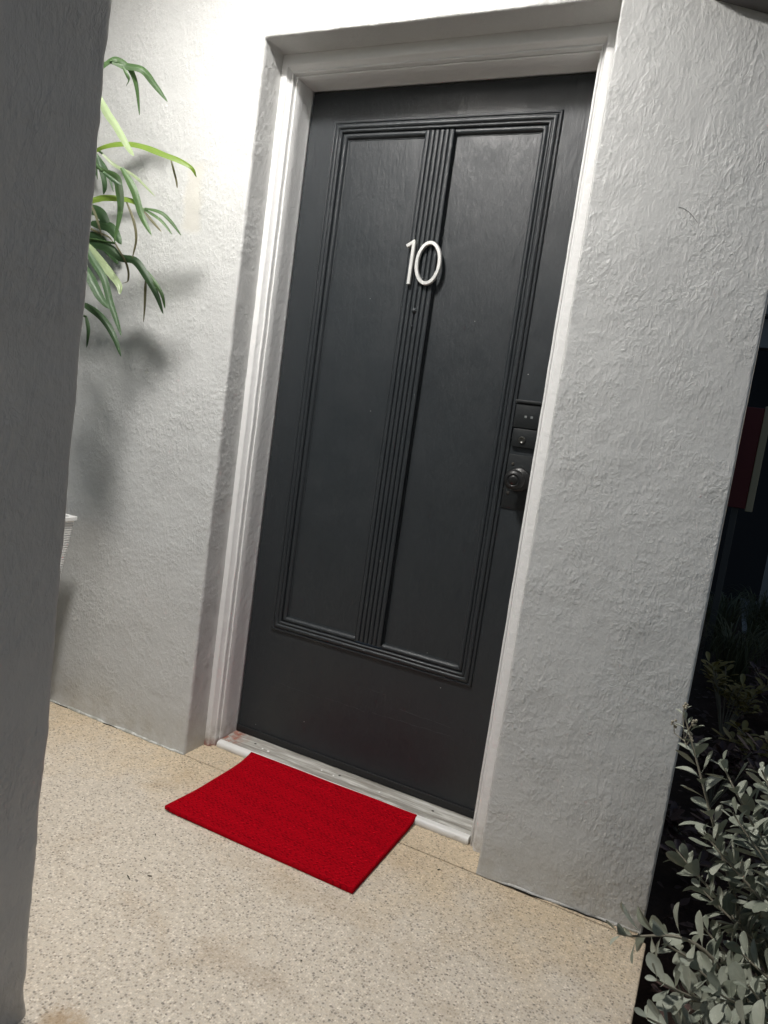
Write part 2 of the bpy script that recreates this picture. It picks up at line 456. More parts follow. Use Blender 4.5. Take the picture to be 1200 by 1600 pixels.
# ================================================================== door
DM = M('door_paint', (.022, .026, .029), .36, .5)
gco = DM.co((1, 1, .06))
DM.bump(DM.noise(190, 4, .6, 0, gco), .0006, .75)
DM.bump(DM.noise(42, 5, .6, .4, DM.co((1, 1, .4))), .0020, .8)
DM.bump(DM.noise(14, 4, .6, .6, DM.co((1, 1, .25))), .0016, .6)
flk = DM.n('ShaderNodeTexVoronoi'); DM.l(DM.co(), flk.inputs['Vector']); flk.inputs['Scale'].default_value = 46
fs = DM.n('ShaderNodeSeparateColor'); DM.l(flk.outputs['Color'], fs.inputs[0])
fleck = DM.math('MULTIPLY', DM.ramp(fs.outputs[2], [(.982, 0.0), (.988, 1.0)]), DM.ramp(flk.outputs['Distance'], [(.045, 1.0), (.065, 0.0)]))
dc = DM.mix(DM.noise(3.5, 5, .6), (.014, .017, .0195), (.020, .0245, .028))
DM.color(DM.mix(fleck, dc, (.45, .45, .43)))
DM.rough(DM.ramp(DM.noise(12, 5, .6), [(.3, .42), (.7, .56)]))
door = empty('front_door', 'charcoal painted wooden door with two tall panels and the number 10', 'door', (W / 2, D2, 0))
def dpart(name, bm, mat=None, ang=35, sm=True, par=None):
    bmesh.ops.recalc_face_normals(bm, faces=bm.faces)
    o = obj(name, bm, mat or DM.m, None, sm)
    if sm: auto_smooth(o, ang)
    if par is None: o.parent = door; o.location = -door.location
    else: o.parent = par
    return o
OX0, OX1, OZ0, OZ1 = .118, .744, .427, 1.930     # hole between stiles and rails (under the moulding)
Y0, YB = D2, D2 + .042
bm = bmesh.new()   # slab: stiles and rails
rows = []
for x0, x1, z0, z1, y in ((.003, W - .003, .028, H - .004, YB), (.003, W - .003, .028, H - .004, Y0 + .0015), (.0045, W - .0045, .0295, H - .0055, Y0),
                          (OX0, OX1, OZ0, OZ1, Y0), (OX0, OX1, OZ0, OZ1, YB)):
    n_ = 24; fr_ = [k / n_ for k in range(n_)]
    per = [(0, t) for t in fr_] + [(t, 1) for t in fr_] + [(1, 1 - t) for t in fr_] + [(1 - t, 0) for t in fr_]
    rows.append([(x0 + (x1 - x0) * a, y, z0 + (z1 - z0) * b) for a, b in per])
grid(bm, rows, True)
dpart('door_slab', bm)
# hairline ridge of old filler across the bottom rail
bm = bmesh.new()
for (xa, za, xb, zb) in ((.135, .226, .30, .224), (.31, .229, .46, .226), (.47, .232, .742, .237), (.56, .268, .735, .262), (.45, .300, .52, .298)):
    pts = []
    for k in range(24):
        t = k / 23; x = xa + (xb - xa) * t
        pts.append((x, Y0 + .0002, za + (zb - za) * t + .004 * noise.noise(Vector((x * 30, za * 10, 0)))))
    rr = [max(.0001, .0011 * (.35 + abs(noise.noise(Vector((p[0] * 60, 4, 0)))) * 1.6)) for p in pts]; rr[0] = rr[-1] = .0002
    tube(bm, pts, rr, 6)
dpart('filler_ridge', bm)
# raised and recessed moulding around the pair of panels
def ring(bm, x0, x1, z0, z1, prof, sub=.03):
    """prof: (inset from rect edge, y)"""
    rows = []
    zz, xx_ = steps([(0, 1, sub / (z1 - z0))]), steps([(0, 1, sub / (x1 - x0))])
    per = [(0, t) for t in zz[:-1]] + [(t, 1) for t in xx_[:-1]] + [(1, 1 - t) for t in zz[:-1]] + [(1 - t, 0) for t in xx_[:-1]]
    for ins, y in prof:
        row = []
        for a, b in per:
            p = (x0 + ins + (x1 - x0 - 2 * ins) * a, y, z0 + ins + (z1 - z0 - 2 * ins) * b)
            j = .0004 * fbm(p, 20, 2)
            row.append((p[0] + j, p[1] + j, p[2] + j))
        rows.append(row)
    grid(bm, rows, True)
bm = bmesh.new()
PY = D2 + .0085     # panel face
ring(bm, .0885, .7735, .397, 1.960,
     [(0, Y0 + .001), (.0006, Y0 - 0.0036), (.0022, Y0 - 0.0056), (.0050, Y0 - 0.0061), (.0075, Y0 - 0.0052), (.0085, Y0 - 0.0030), (.0105, Y0 - 0.0030),
      (.0115, Y0 - 0.0068), (.0145, Y0 - 0.0090), (.0185, Y0 - 0.0094), (.0220, Y0 - 0.0079), (.0235, Y0 - 0.0043), (.0250, Y0 - 0.0040),
      (.0262, Y0 - 0.0061), (.0290, Y0 - 0.0071), (.0320, Y0 - 0.0061), (.0335, Y0 - 0.0025), (.0345, Y0 + .0050)])
dpart('panel_moulding', bm, ang=50)
SX0, SX1 = .391, .4785
for x0, x1 in ((.1225, SX0 - .0006), (SX1 + .0006, .7395)):
    bm = bmesh.new()
    pr = [(0, Y0 + .003), (.003, Y0 - .0010), (.0075, Y0 - .0028), (.0120, Y0 - .0012), (.0150, Y0 + .0025), (.0165, Y0 + .0066), (.0195, Y0 + .0070), (.0200, PY + .0005)]
    left = x0 < .3
    rows = []
    # inner bead: full on three sides, thin against the fluted strip
    zz = steps([(0, 1, .02)])
    per = [(0, t) for t in zz[:-1]] + [(t, 1) for t in zz[:-1:3]] + [(1, 1 - t) for t in zz[:-1]] + [(1 - t, 0) for t in zz[:-1:3]]
    for ins, y in pr:
        li = ins if left else ins * .12; ri = ins * .12 if left else ins
        li += (.001 if not left else 0)
        zt_, zb_ = 1.926 - ins, .431 + ins
        rows.append([(x0 + li + (x1 - ri - x0 - li) * a, y, zb_ + (zt_ - zb_) * b) for a, b in per])
    grid(bm, rows, True)
    dpart('panel_bead', bm, ang=50)
    bm = bmesh.new()
    n = 14; rows = []
    for z in steps([(.432, 1.925, .03)]):
        rows.append([(x, PY + .0009 * fbm((x, 0, z), 5, 3), z) for x in steps([(x0 + .001, x1 - .001, .02)])])
    grid(bm, rows)
    dpart('door_panel', bm)
# fluted strip between the panels (five grooves)
bm = bmesh.new()
pr = [(SX0, PY + .002), (SX0, Y0 - .0040), (SX0 + .0012, Y0 - .0056)]
ngr = 6; pitch = (SX1 - SX0) / ngr
for k in range(1, ngr):
    c = SX0 + pitch * k
    pr += [(c - .0032, Y0 - .0062), (c - .0022, Y0 - .0054), (c - .0014, Y0 - .0012), (c, Y0 - .0002), (c + .0014, Y0 - .0012), (c + .0022, Y0 - .0054), (c + .0032, Y0 - .0062)]
pr += [(SX1 - .0012, Y0 - .0056), (SX1, Y0 - .0040), (SX1, PY + .002)]
rows = []
for z in steps([(.437, 1.922, .02)]):
    rows.append([(x + .0006 * fbm((0, 0, z), 3, 2), y + .0004 * fbm((x * 3, 0, z), 16, 2), z) for x, y in pr])
vr = grid(bm, rows); bm.faces.new(vr[0]); bm.faces.new(vr[-1][::-1])
dpart('fluted_strip', bm, ang=55)
# small studs on the strip
for z, r in ((1.428, .0065), (1.383, .0035)):
    bm = bmesh.new(); lathe(bm, [(r * 1.25, .001), (r * 1.2, -.0015), (r, -.003), (r * .8, -.0055), (r * .2, -.0068)], (.434, Y0 - .0056, z), 'y', 20)
    dpart('stud', bm, ang=60)
# number 10 in brushed metal
NM = M('brushed_metal', (.78, .77, .74), .38, .5, .55)
NM.rough(NM.ramp(NM.noise(60, 3), [(.3, .34), (.7, .46)]))
num = empty('house_number', None, None); del_keys = [k for k in num.keys() if k in ('label', 'category')]
num.parent = door; num.location = (0, 0, 0)
YN = Y0 - .0190
def digit(path, wid, dep, closed):
    bm = bmesh.new(); rows = []; n = len(path)
    for i, (x, z) in enumerate(path):
        a = path[(i - 1) % n] if closed or i else path[i]; b = path[(i + 1) % n] if closed or i < n - 1 else path[i]
        t = Vector((b[0] - a[0], b[1] - a[1])).normalized(); nn = Vector((-t.y, t.x))
        k = 1.0
        if not closed and 0 < i < n - 1:
            t0 = Vector((path[i][0] - a[0], path[i][1] - a[1])).normalized()
            k = 1 / max(.35, abs(Vector((-t0.y, t0.x)).dot(nn)))
        h = wid / 2; b_ = .0014
        prof = [(-h, dep), (-h, b_), (-h + b_, 0), (h - b_, 0), (h, b_), (h, dep)]
        rows.append([(x + nn.x * u * k, YN + v, z + nn.y * u * k) for u, v in prof])
    if closed: rows.append(rows[0])
    vr = grid(bm, rows, True)
    if not closed: bm.faces.new(vr[0]); bm.faces.new(vr[-1])
    else: bmesh.ops.remove_doubles(bm, verts=bm.verts, dist=1e-6)
    bmesh.ops.recalc_face_normals(bm, faces=bm.faces)
    o = obj('digit', bm, NM.m); auto_smooth(o, 40); o.parent = num; o.location = -door.location
    return o
bm = bmesh.new()
def bar(a, b, wid, ea, eb):
    a, b = Vector(a), Vector(b); t = (b - a).normalized(); nn = Vector((-t.y, t.x)); a = a - t * ea; b = b + t * eb
    h = wid / 2; c = .0014
    rows = [[(q.x + nn.x * u, YN + v, q.y + nn.y * u) for u, v in ((-h, .010), (-h, c), (-h + c, 0), (h - c, 0), (h, c), (h, .010))] for q in (a, b)]
    vr = grid(bm, rows, True); bm.faces.new(vr[0]); bm.faces.new(vr[-1])
bar((.4085, 1.6165), (.4085, 1.499), .0102, 0, 0)
bar((.3880, 1.6035), (.4085, 1.6165), .0102, 0, .0035)
for v in bm.verts:      # the flag sits a hair behind the stem's face
    if v.index < 0: pass
bm.verts.ensure_lookup_table()
for v in list(bm.verts)[12:]: v.co.y += .0003
bmesh.ops.recalc_face_normals(bm, faces=bm.faces)
o = obj('digit', bm, NM.m); auto_smooth(o, 30); o.parent = num; o.location = -door.location
zc_ = (.4600, 1.559)
digit([(zc_[0] + .0345 * math.cos(a), zc_[1] + .0555 * math.sin(a)) for a in [2 * math.pi * k / 56 for k in range(56)]], .0100, .010, True)
bm = bmesh.new()
for x, z in ((.408, 1.59), (.408, 1.525), (zc_[0], 1.6145), (zc_[0], 1.5035)):
    lathe(bm, [(.0018, 0), (.0018, .0135)], (x, YN + .009, z), 'y', 10)
o = obj('mounting_pin', bm, NM.m); o.parent = num; o.location = -door.location
# lock: boxed keypad plate, lower cylinder plate, knob
LM = M('lock_paint', (.012, .014, .015), .5, .3); LM.bump(LM.noise(120, 4, .6), .0008, .7)
bm = bmesh.new()
box(bm, .774, .8615, Y0 - .008, Y0 + .002, 1.139, 1.2035, .0022)
lk = dpart('lock_box', bm, LM.m)
bm = bmesh.new(); box(bm, .771, .8618, Y0 - .0125, Y0 + .002, 1.2045, 1.2135, .003); dpart('lock_rim', bm, LM.m)
bm = bmesh.new(); box(bm, .7775, .8610, Y0 - .010, Y0 + .002, 1.087, 1.1365, .003); dpart('cylinder_plate', bm, LM.m)
bm = bmesh.new()
for x in (.802, .8185):
    box(bm, x, x + .0065, Y0 - .0090, Y0 - .007, 1.1665, 1.1725, .0006)
dpart('keypad_mark', bm, M('mark_grey', (.16, .17, .17), .5).m, sm=False)
bm = bmesh.new(); lathe(bm, [(.0095, .001), (.0095, -.003), (.0075, -.0045), (.0055, -.0035), (.0045, -.0030), (.0012, -.0022)], (.806, Y0 - .010, 1.107), 'y', 28)
dpart('keyhole', bm, M('brass_dark', (.05, .05, .045), .3, .5, .6).m, ang=50)
bm = bmesh.new(); box(bm, .7745, .8570, Y0 - .0035, Y0 + .002, .918, 1.066, .0015); dpart('back_plate', bm, LM.m)
KM = M('knob_dark_bronze', (.010, .010, .010), .42, .35, .0); KM.bump(KM.noise(120, 3), .0004, .5)
bm = bmesh.new()
lathe(bm, [(.033, 0.0), (.033, -.004), (.030, -.0075), (.0165, -.0095), (.0125, -.014), (.0120, -.026), (.0150, -.031), (.0225, -.036), (.0268, -.043),
           (.0275, -.050), (.0255, -.0565), (.0210, -.0605), (.0165, -.0618), (.0155, -.0605), (.0125, -.0603), (.0115, -.0622), (.006, -.063), (.001, -.063)],
      (.8135, Y0 - .003, 1.000), 'y', 48)
dpart('knob', bm, KM.m, ang=55)
bm = bmesh.new()
for x, z in ((.789, .960), (.846, 1.030), (.790, 1.040)):
    lathe(bm, [(.0042, .001), (.0042, -.001), (.003, -.0022), (.0008, -.0024)], (x, Y0 - .0035, z), 'y', 16)
dpart('plate_screw', bm, scr.m)
# dark bottom sweep of the door
bm = bmesh.new(); box(bm, .003, W - .003, Y0 - .006, Y0 + .0005, .0245, .046, .002)
dpart('bottom_sweep', bm, M('rubber', (.012, .012, .012), .6).m)
# ================================================================== door mat
MM = M('red_mat', (.36, .004, .012), .95, .04)
MM.b.inputs['Sheen Weight'].default_value = .0; MM.b.inputs['Sheen Roughness'].default_value = .5
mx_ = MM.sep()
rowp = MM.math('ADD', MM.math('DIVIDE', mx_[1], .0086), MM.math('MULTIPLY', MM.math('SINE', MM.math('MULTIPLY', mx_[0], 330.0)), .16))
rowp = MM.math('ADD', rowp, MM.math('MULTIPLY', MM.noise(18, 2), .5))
valley_shade = MM.ramp(MM.math('FRACT', rowp), [(.0, 1.0), (.22, 1.0), (.36, 0.0), (.92, 0.0), (1.0, 1.0)])  # shade of the valleys between weave rows, painted into the colour as darker dashes
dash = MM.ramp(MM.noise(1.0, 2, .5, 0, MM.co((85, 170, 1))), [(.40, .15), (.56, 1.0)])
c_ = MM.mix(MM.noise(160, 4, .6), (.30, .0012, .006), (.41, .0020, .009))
MM.color(MM.mix(MM.math('MULTIPLY', MM.math('MULTIPLY', valley_shade, dash), .62), c_, (.10, .0006, .003)))
MM.bump(MM.noise(700, 3, .6), .0010, .9)
MX0, MX1, MY0, MY1 = .131, .7035, -.272, .119
def matz(u, v):
    """base height of the mat: flat, back edge resting up against the sill"""
    t = max(0.0, (v - .82) / .18)
    z = .0125 + .011 * t ** 2
    if v > .97: z += 0
    z += .002 * noise.noise(Vector((u * 3, v * 3, 0)))
    z += .006 * max(0, (.10 - u) / .10) ** 2 * max(0, (.35 - v) / .35) * .6
    return z
bm = bmesh.new()
NU, NV = 300, 250
lx, ly = MX1 - MX0, MY1 - MY0
ang = .0086; cxm, cym = (MX0 + MX1) / 2, (MY0 + MY1) / 2
def mp_(u, v, z):
    x = MX0 + lx * u; y = MY0 + ly * v
    # left long edge bows gently inwards near its middle
    x += .007 * math.sin(math.pi * v) * max(0, 1 - u * 4)
    dx, dy = x - cxm, y - cym
    return (cxm + math.cos(ang) * dx - math.sin(ang) * dy, cym + math.sin(ang) * dx + math.cos(ang) * dy, z)
rows = []
for j in range(NV + 1):
    v = j / NV; row = []
    for i in range(NU + 1):
        u = i / NU; du, dv = min(u, 1 - u) * lx, min(v, 1 - v) * ly; d = min(du, dv)
        z = matz(u, v)
        if d < .010:   # rounded hem
            k = abs(d - .0045) / .0055
            z += .0012 - .0035 * k * k * (1 if d < .0045 else .3)
        else:          # rows of small braided stitches
            x, y = u * lx, v * ly
            y += .0012 * noise.noise(Vector((x * 14, y * 14, 0))); rowi = math.floor(y / .0098); ph = (rowi % 2) * .5 + .25 * noise.noise(Vector((rowi * .7, x * 12, 0)))
            s = math.sin(math.pi * ((y / .0098 + .18 * math.sin(2 * math.pi * (x / .0165 + ph))) % 1.0)) ** .7
            st_ = abs(math.sin(math.pi * (x / .0165 + ph))) ** .6
            z += .0042 * (s * (.35 + .65 * st_) - .6)
        row.append(mp_(u, v, z))
    rows.append(row)
vr = grid(bm, rows)
ring_ = [vr[0][i] for i in range(NU + 1)] + [vr[j][NU] for j in range(1, NV + 1)] + [vr[NV][i] for i in range(NU - 1, -1, -1)] + [vr[j][0] for j in range(NV - 1, 0, -1)]
lowr = [bm.verts.new((p.co.x, p.co.y, max(.001, p.co.z - .0095))) for p in ring_]
for i in range(len(ring_)):
    j = (i + 1) % len(ring_); bm.faces.new((ring_[i], lowr[i], lowr[j], ring_[j]))
bmesh.ops.recalc_face_normals(bm, faces=bm.faces)
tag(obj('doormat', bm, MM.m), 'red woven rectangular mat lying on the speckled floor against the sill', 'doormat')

# ================================================================== ceiling lamp (above the picture)
lamp = empty('ceiling_lamp', 'lit ceiling lamp in front of the door, above the picture', 'lamp', (LAMP_POS[0], LAMP_POS[1], 2.80))
MT = M('lamp_enamel', (.75, .75, .72), .35)
def lpart(name, bm, mat):
    bmesh.ops.recalc_face_normals(bm, faces=bm.faces)
    o = obj(name, bm, mat); auto_smooth(o, 40); o.parent = lamp; o.location = -lamp.location; return o
lx_, ly_, lz_ = LAMP_POS
bm = bmesh.new(); lathe(bm, [(.020, .17), (LAMP_R + .012, .165), (LAMP_R + .016, .155), (LAMP_R + .016, -.038), (LAMP_R + .012, -.040), (LAMP_R + .008, -.038), (LAMP_R + .004, .012), (.02, .014)], (lx_, ly_, lz_), 'z', 40); lpart('housing', bm, MT.m)
BM_ = bpy.data.materials.new('lamp_bulb'); BM_.use_nodes = True
b_ = BM_.node_tree.nodes; b_.remove(b_['Principled BSDF']); em_ = b_.new('ShaderNodeEmission')
em_.inputs[0].default_value = (1.0, .970, .935, 1); em_.inputs[1].default_value = LAMP_I / (math.pi * LAMP_R ** 2)
BM_.node_tree.links.new(em_.outputs[0], b_['Material Output'].inputs[0])
bm = bmesh.new(); bmesh.ops.create_circle(bm, cap_ends=True, segments=32, radius=LAMP_R, matrix=Matrix.Translation(LAMP_POS)); lpart('diffuser', bm, BM_)

# ================================================================== palm in a ribbed planter
LEAFM = []
def leafmat(name, c0, c1, tr=.35, rough=.46):
    s = M(name, c0, rough, .32)
    s.color(s.mix(s.math('ADD', s.math('MULTIPLY', island(s), .5), s.math('MULTIPLY', s.noise(30, 5, .65, .5), .6)), tuple(k * .8 for k in c0), c1))
    s.bump(s.noise(120, 3, .6), .0005, .6)
    out = s.t.nodes['Material Output']; t = s.n('ShaderNodeBsdfTranslucent'); t.inputs[0].default_value = (*[min(1, k * 1.25) for k in c1], 1)
    mx = s.n('ShaderNodeMixShader'); mx.inputs[0].default_value = tr
    s.l(s.b.outputs[0], mx.inputs[1]); s.l(t.outputs[0], mx.inputs[2]); s.l(mx.outputs[0], out.inputs[0])
    return s.m
LEAFM = [leafmat('leaf_green', (.05, .10, .038), (.085, .155, .055)), leafmat('leaf_pale', (.20, .28, .13), (.34, .40, .25), .3, .32),
         leafmat('leaf_yellow_green', (.13, .21, .03), (.20, .30, .05), .45), leafmat('leaf_dry', (.09, .10, .05), (.15, .13, .07), .2, .6),
         leafmat('leaf_dark', (.028, .062, .026), (.048, .095, .038), .25)]
LEAVES=[
('A',[(-0.411, -0.229, 1.931), (-0.376, -0.21, 1.969), (-0.361, -0.191, 1.974), (-0.343, -0.172, 1.956), (-0.338, -0.153, 1.923), (-0.336, -0.134, 1.855)],0.0193,0),
('B',[(-0.375, -0.21, 1.962), (-0.353, -0.186, 1.964), (-0.313, -0.163, 1.962), (-0.29, -0.139, 1.935), (-0.256, -0.115, 1.894)],0.0279,0),
('C',[(-0.334, -0.21, 1.948), (-0.321, -0.2, 1.922), (-0.336, -0.191, 1.907)],0.0105,0),
('D',[(-0.345, -0.305, 1.878), (-0.272, -0.31, 1.79), (-0.228, -0.314, 1.75), (-0.172, -0.319, 1.692), (-0.145, -0.324, 1.668)],0.0237,1),
('E',[(-0.398, -0.258, 1.698), (-0.34, -0.243, 1.73), (-0.282, -0.228, 1.742), (-0.228, -0.213, 1.738), (-0.173, -0.198, 1.723), (-0.129, -0.183, 1.711), (-0.097, -0.168, 1.696), (-0.091, -0.153, 1.677)],0.0306,2),
('F',[(-0.168, -0.172, 1.716), (-0.148, -0.167, 1.667), (-0.145, -0.163, 1.646)],0.0059,3),
('G',[(-0.487, -0.115, 1.762), (-0.456, -0.093, 1.737), (-0.399, -0.071, 1.714), (-0.332, -0.049, 1.662)],0.0132,1),
('H',[(-0.346, -0.248, 1.672), (-0.279, -0.253, 1.648), (-0.253, -0.258, 1.605), (-0.241, -0.262, 1.554), (-0.246, -0.267, 1.47)],0.0257,0),
('I',[(-0.284, -0.229, 1.678), (-0.242, -0.223, 1.626), (-0.21, -0.216, 1.558), (-0.173, -0.21, 1.508)],0.0236,0),
('J',[(-0.44, -0.229, 1.577), (-0.365, -0.224, 1.601), (-0.308, -0.22, 1.603), (-0.251, -0.215, 1.597), (-0.212, -0.21, 1.577)],0.0286,2),
('K',[(-0.264, -0.22, 1.591), (-0.238, -0.216, 1.547), (-0.224, -0.213, 1.499), (-0.234, -0.21, 1.447)],0.0078,3),
('L',[(-0.217, -0.21, 1.58), (-0.158, -0.2, 1.552), (-0.12, -0.191, 1.517)],0.0115,0),
('L2',[(-0.207, -0.21, 1.579), (-0.164, -0.197, 1.573), (-0.137, -0.185, 1.554), (-0.106, -0.172, 1.52)],0.0135,0),
('L3',[(-0.216, -0.21, 1.577), (-0.175, -0.205, 1.542), (-0.15, -0.2, 1.521)],0.0077,3),
('M',[(-0.506, -0.163, 1.497), (-0.451, -0.152, 1.503), (-0.403, -0.141, 1.492), (-0.363, -0.13, 1.467), (-0.316, -0.119, 1.461), (-0.274, -0.108, 1.417), (-0.242, -0.097, 1.37), (-0.221, -0.087, 1.321)],0.0318,4),
('M2',[(-0.33, -0.105, 1.464), (-0.271, -0.099, 1.422), (-0.23, -0.093, 1.379), (-0.216, -0.087, 1.337)],0.0142,0),
('N',[(-0.426, -0.21, 1.491), (-0.376, -0.215, 1.455), (-0.32, -0.22, 1.418), (-0.262, -0.224, 1.374), (-0.248, -0.229, 1.345)],0.0305,1),
('O',[(-0.37, -0.258, 1.47), (-0.331, -0.258, 1.43), (-0.282, -0.258, 1.381), (-0.251, -0.258, 1.322), (-0.222, -0.258, 1.274), (-0.198, -0.258, 1.232)],0.0237,4),
('P',[(-0.355, -0.276, 1.423), (-0.305, -0.276, 1.37), (-0.269, -0.276, 1.328), (-0.233, -0.276, 1.298)],0.0330,4),
('Q',[(-0.43, -0.21, 1.322), (-0.381, -0.205, 1.307), (-0.33, -0.2, 1.278), (-0.29, -0.196, 1.235), (-0.261, -0.191, 1.181)],0.0263,4),
('R',[(-0.291, -0.096, 1.415), (-0.289, -0.096, 1.381), (-0.286, -0.096, 1.342), (-0.284, -0.096, 1.293)],0.0082,3),
('S',[(-0.519, -0.134, 1.556), (-0.465, -0.131, 1.536), (-0.423, -0.128, 1.525), (-0.402, -0.125, 1.51)],0.0064,3),
('S2',[(-0.384, -0.134, 1.504), (-0.334, -0.131, 1.445), (-0.327, -0.128, 1.404), (-0.352, -0.125, 1.393)],0.0062,3),
('T',[(-0.459, -0.163, 1.744), (-0.441, -0.156, 1.707), (-0.428, -0.15, 1.663), (-0.436, -0.144, 1.637)],0.0194,4),
('T2',[(-0.478, -0.134, 1.746), (-0.439, -0.134, 1.704), (-0.409, -0.134, 1.647)],0.0108,4),
('U',[(-0.481, -0.143, 1.608), (-0.461, -0.139, 1.573), (-0.439, -0.134, 1.522)],0.0086,3),
('V',[(-0.44, -0.163, 1.285), (-0.428, -0.163, 1.249), (-0.429, -0.162, 1.197)],0.0125,4),
('W',[(-0.269, -0.305, 1.64), (-0.236, -0.296, 1.621), (-0.217, -0.286, 1.611)],0.0115,4),
]
palm = empty('potted_palm', 'leafy green plant with drooping strap leaves emerging from behind the pillar', 'plant', (-.68, -.30, 0))
def catmull(P, n):
    P = [Vector(p) for p in P]; P = [P[0] * 2 - P[1]] + P + [P[-1] * 2 - P[-2]]; out = []
    for i in range(1, len(P) - 2):
        for k in range(n):
            t = k / n; a, b, c, d = P[i - 1], P[i], P[i + 1], P[i + 2]
            out.append(.5 * ((2 * b) + (c - a) * t + (2 * a - 5 * b + 4 * c - d) * t * t + (3 * b - a - 3 * c + d) * t ** 3))
    out.append(P[-2]); return out
CAMDIR = Vector((-.42, .88, -.1)).normalized()
def strap(bm, P, wid, seed, face=Vector((.5, -.75, .42))):
    C_ = catmull(P, 7); n = len(C_); rows = []
    L = sum((C_[i + 1] - C_[i]).length for i in range(n - 1))
    rs = random.Random(seed); tw = rs.uniform(-.5, .5)
    for i, c in enumerate(C_):
        s = i / (n - 1)
        t = (C_[min(i + 1, n - 1)] - C_[max(i - 1, 0)]).normalized()
        f = face + Vector((.3 * math.sin(3 * s + seed), .3 * tw, .2 * math.cos(2 * s + seed)))
        f.normalize()
        b = t.cross(f).normalized(); nn = b.cross(t)
        wv = wid * .5 * min(1, .45 + s * 2.2) * (max(0.0, 1 - s ** 3.2)) ** .7 + .0007
        wv *= 1 + .06 * noise.noise(Vector((s * 9, seed, 0)))
        rip = .05 * wid * noise.noise(Vector((s * 7, seed * 3.1, 2)))
        rows.append([c + b * wv * k + nn * (-abs(k) * wv * .28 + rip * k) for k in (-1, -.66, -.33, 0, .33, .66, 1)])
    vr = grid(bm, rows)
FR = {'A': 0, 'B': 0, 'C': 0, 'D': 1, 'G': 1, 'W': 1, 'E': 2, 'F': 2, 'H': 3, 'I': 3, 'J': 3, 'K': 3, 'L': 3, 'L2': 3, 'L3': 3, 'M': 4, 'M2': 4, 'R': 4, 'S': 4, 'S2': 4,
      'N': 5, 'O': 5, 'P': 5, 'Q': 6, 'V': 6, 'T': 7, 'T2': 7, 'U': 7}
fr_b = {}
seed = 0
for n_, P, wd, mi in LEAVES:
    seed += 1
    fr_b.setdefault(FR[n_], []).append((n_, P, wd, mi, seed))
ends = {}
CANES = [(-.76, -.28), (-.70, -.22), (-.72, -.36)]
def ppart(name, bm, mats):
    o = obj(name, bm, None); 
    for m_ in mats: o.data.materials.append(m_)
    o.parent = palm; o.location = -palm.location; return o
CH = [2.02, 1.86, 1.70]
def cane_pt(c, z):
    x, y = CANES[c]; t = z / 2.0
    return Vector((x + .06 * math.sin(2.2 * t + c), y + .05 * math.sin(1.7 * t + 2 * c), z))
for c in range(3):
    bm = bmesh.new(); tube(bm, [cane_pt(c, .5 + (CH[c] - .5) * k / 16) for k in range(17)], [.013 - .006 * k / 16 for k in range(17)], 10)
    ppart('cane', bm, [leafmat('cane_green', (.10, .14, .05), (.16, .18, .08), 0.0, .5)])
for fi, items in sorted(fr_b.items()):
    bm = bmesh.new()
    root = cane_pt(fi % 3, max(min(items[0][1][0][2] - .12, CH[fi % 3] - .02), 1.0))
    for n_, P, wd, mi, sd in items:
        f0 = len(bm.faces)
        strap(bm, P, wd * .80, sd, Vector((.55, -.7, .45)))
        bm.faces.ensure_lookup_table()
        for f_ in bm.faces[f0:]: f_.material_index = mi
        if n_ not in ('F', 'R', 'K', 'M2', 'L', 'L2', 'L3', 'I', 'C'):   # stalk back to the cane
            f0 = len(bm.faces)
            a = Vector(P[0]); mid = root.lerp(a, .55) + Vector((0, 0, .05))
            tube(bm, catmull([root, mid, a], 5), .0035, 6)
            bm.faces.ensure_lookup_table()
            for f_ in bm.faces[f0:]: f_.material_index = 0
    ppart('frond', bm, LEAFM)
# more foliage behind the pillar (throws the soft shadow on the wall)
bm = bmesh.new(); rs = random.Random(5)
for k in range(14):
    c = k % 3; z = rs.uniform(1.55, CH[c]); a = cane_pt(c, z); th_ = rs.uniform(-math.pi, math.pi)
    ln = rs.uniform(.16, .30); d = Vector((math.cos(th_), math.sin(th_) * .75, 0))
    P = [a, a + d * ln * .45 + Vector((0, 0, .07)), a + d * ln * .8 + Vector((0, 0, .03)), a + d * ln + Vector((0, 0, -.11))]
    lim = -.60 + .07 * (z - 1.0) * 1.4
    P = [Vector((min(p.x, lim), min(max(p.y, -.60), -.02), p.z)) for p in P]
    f0 = len(bm.faces); strap(bm, P, rs.uniform(.018, .03), 100 + k, Vector((.2, -.4, 1)))
    bm.faces.ensure_lookup_table()
    for f_ in bm.faces[f0:]: f_.material_index = rs.choice([0, 4, 4, 0, 2])
# leaves lying close to the wall, low down
for k in range(5):
    t = rs.random(); x = -.60 + .13 * t + rs.uniform(-.05, .03); z = 1.30 + .34 * t * rs.uniform(.5, 1)
    P = [(x - .12, -.06, z + .06), (x - .05, -.05, z + .05), (x, -.045, z)]
    f0 = len(bm.faces); strap(bm, P, .035, 300 + k, Vector((.2, -1, .3)))
    bm.faces.ensure_lookup_table()
    for f_ in bm.faces[f0:]: f_.material_index = 4
ppart('frond', bm, LEAFM)
pl = empty('planter', 'white ribbed tapering planter peeping out behind the pillar', 'planter', (-.68, -.30, 0))
PLM = M('planter_white', (.72, .72, .70), .4, .5)
bm = bmesh.new()
rows = []
def sq(hwd, z, r=.012):
    out = []
    for cx_, cy_, a0 in ((1, 1, 0), (-1, 1, 90), (-1, -1, 180), (1, -1, 270)):
        for k in range(4):
            a = R(a0 + k * 30); out.append((-.68 + cx_ * (hwd - r) + r * math.cos(a), -.30 + cy_ * (hwd - r) + r * math.sin(a), z))
    return out
zt_ = .678
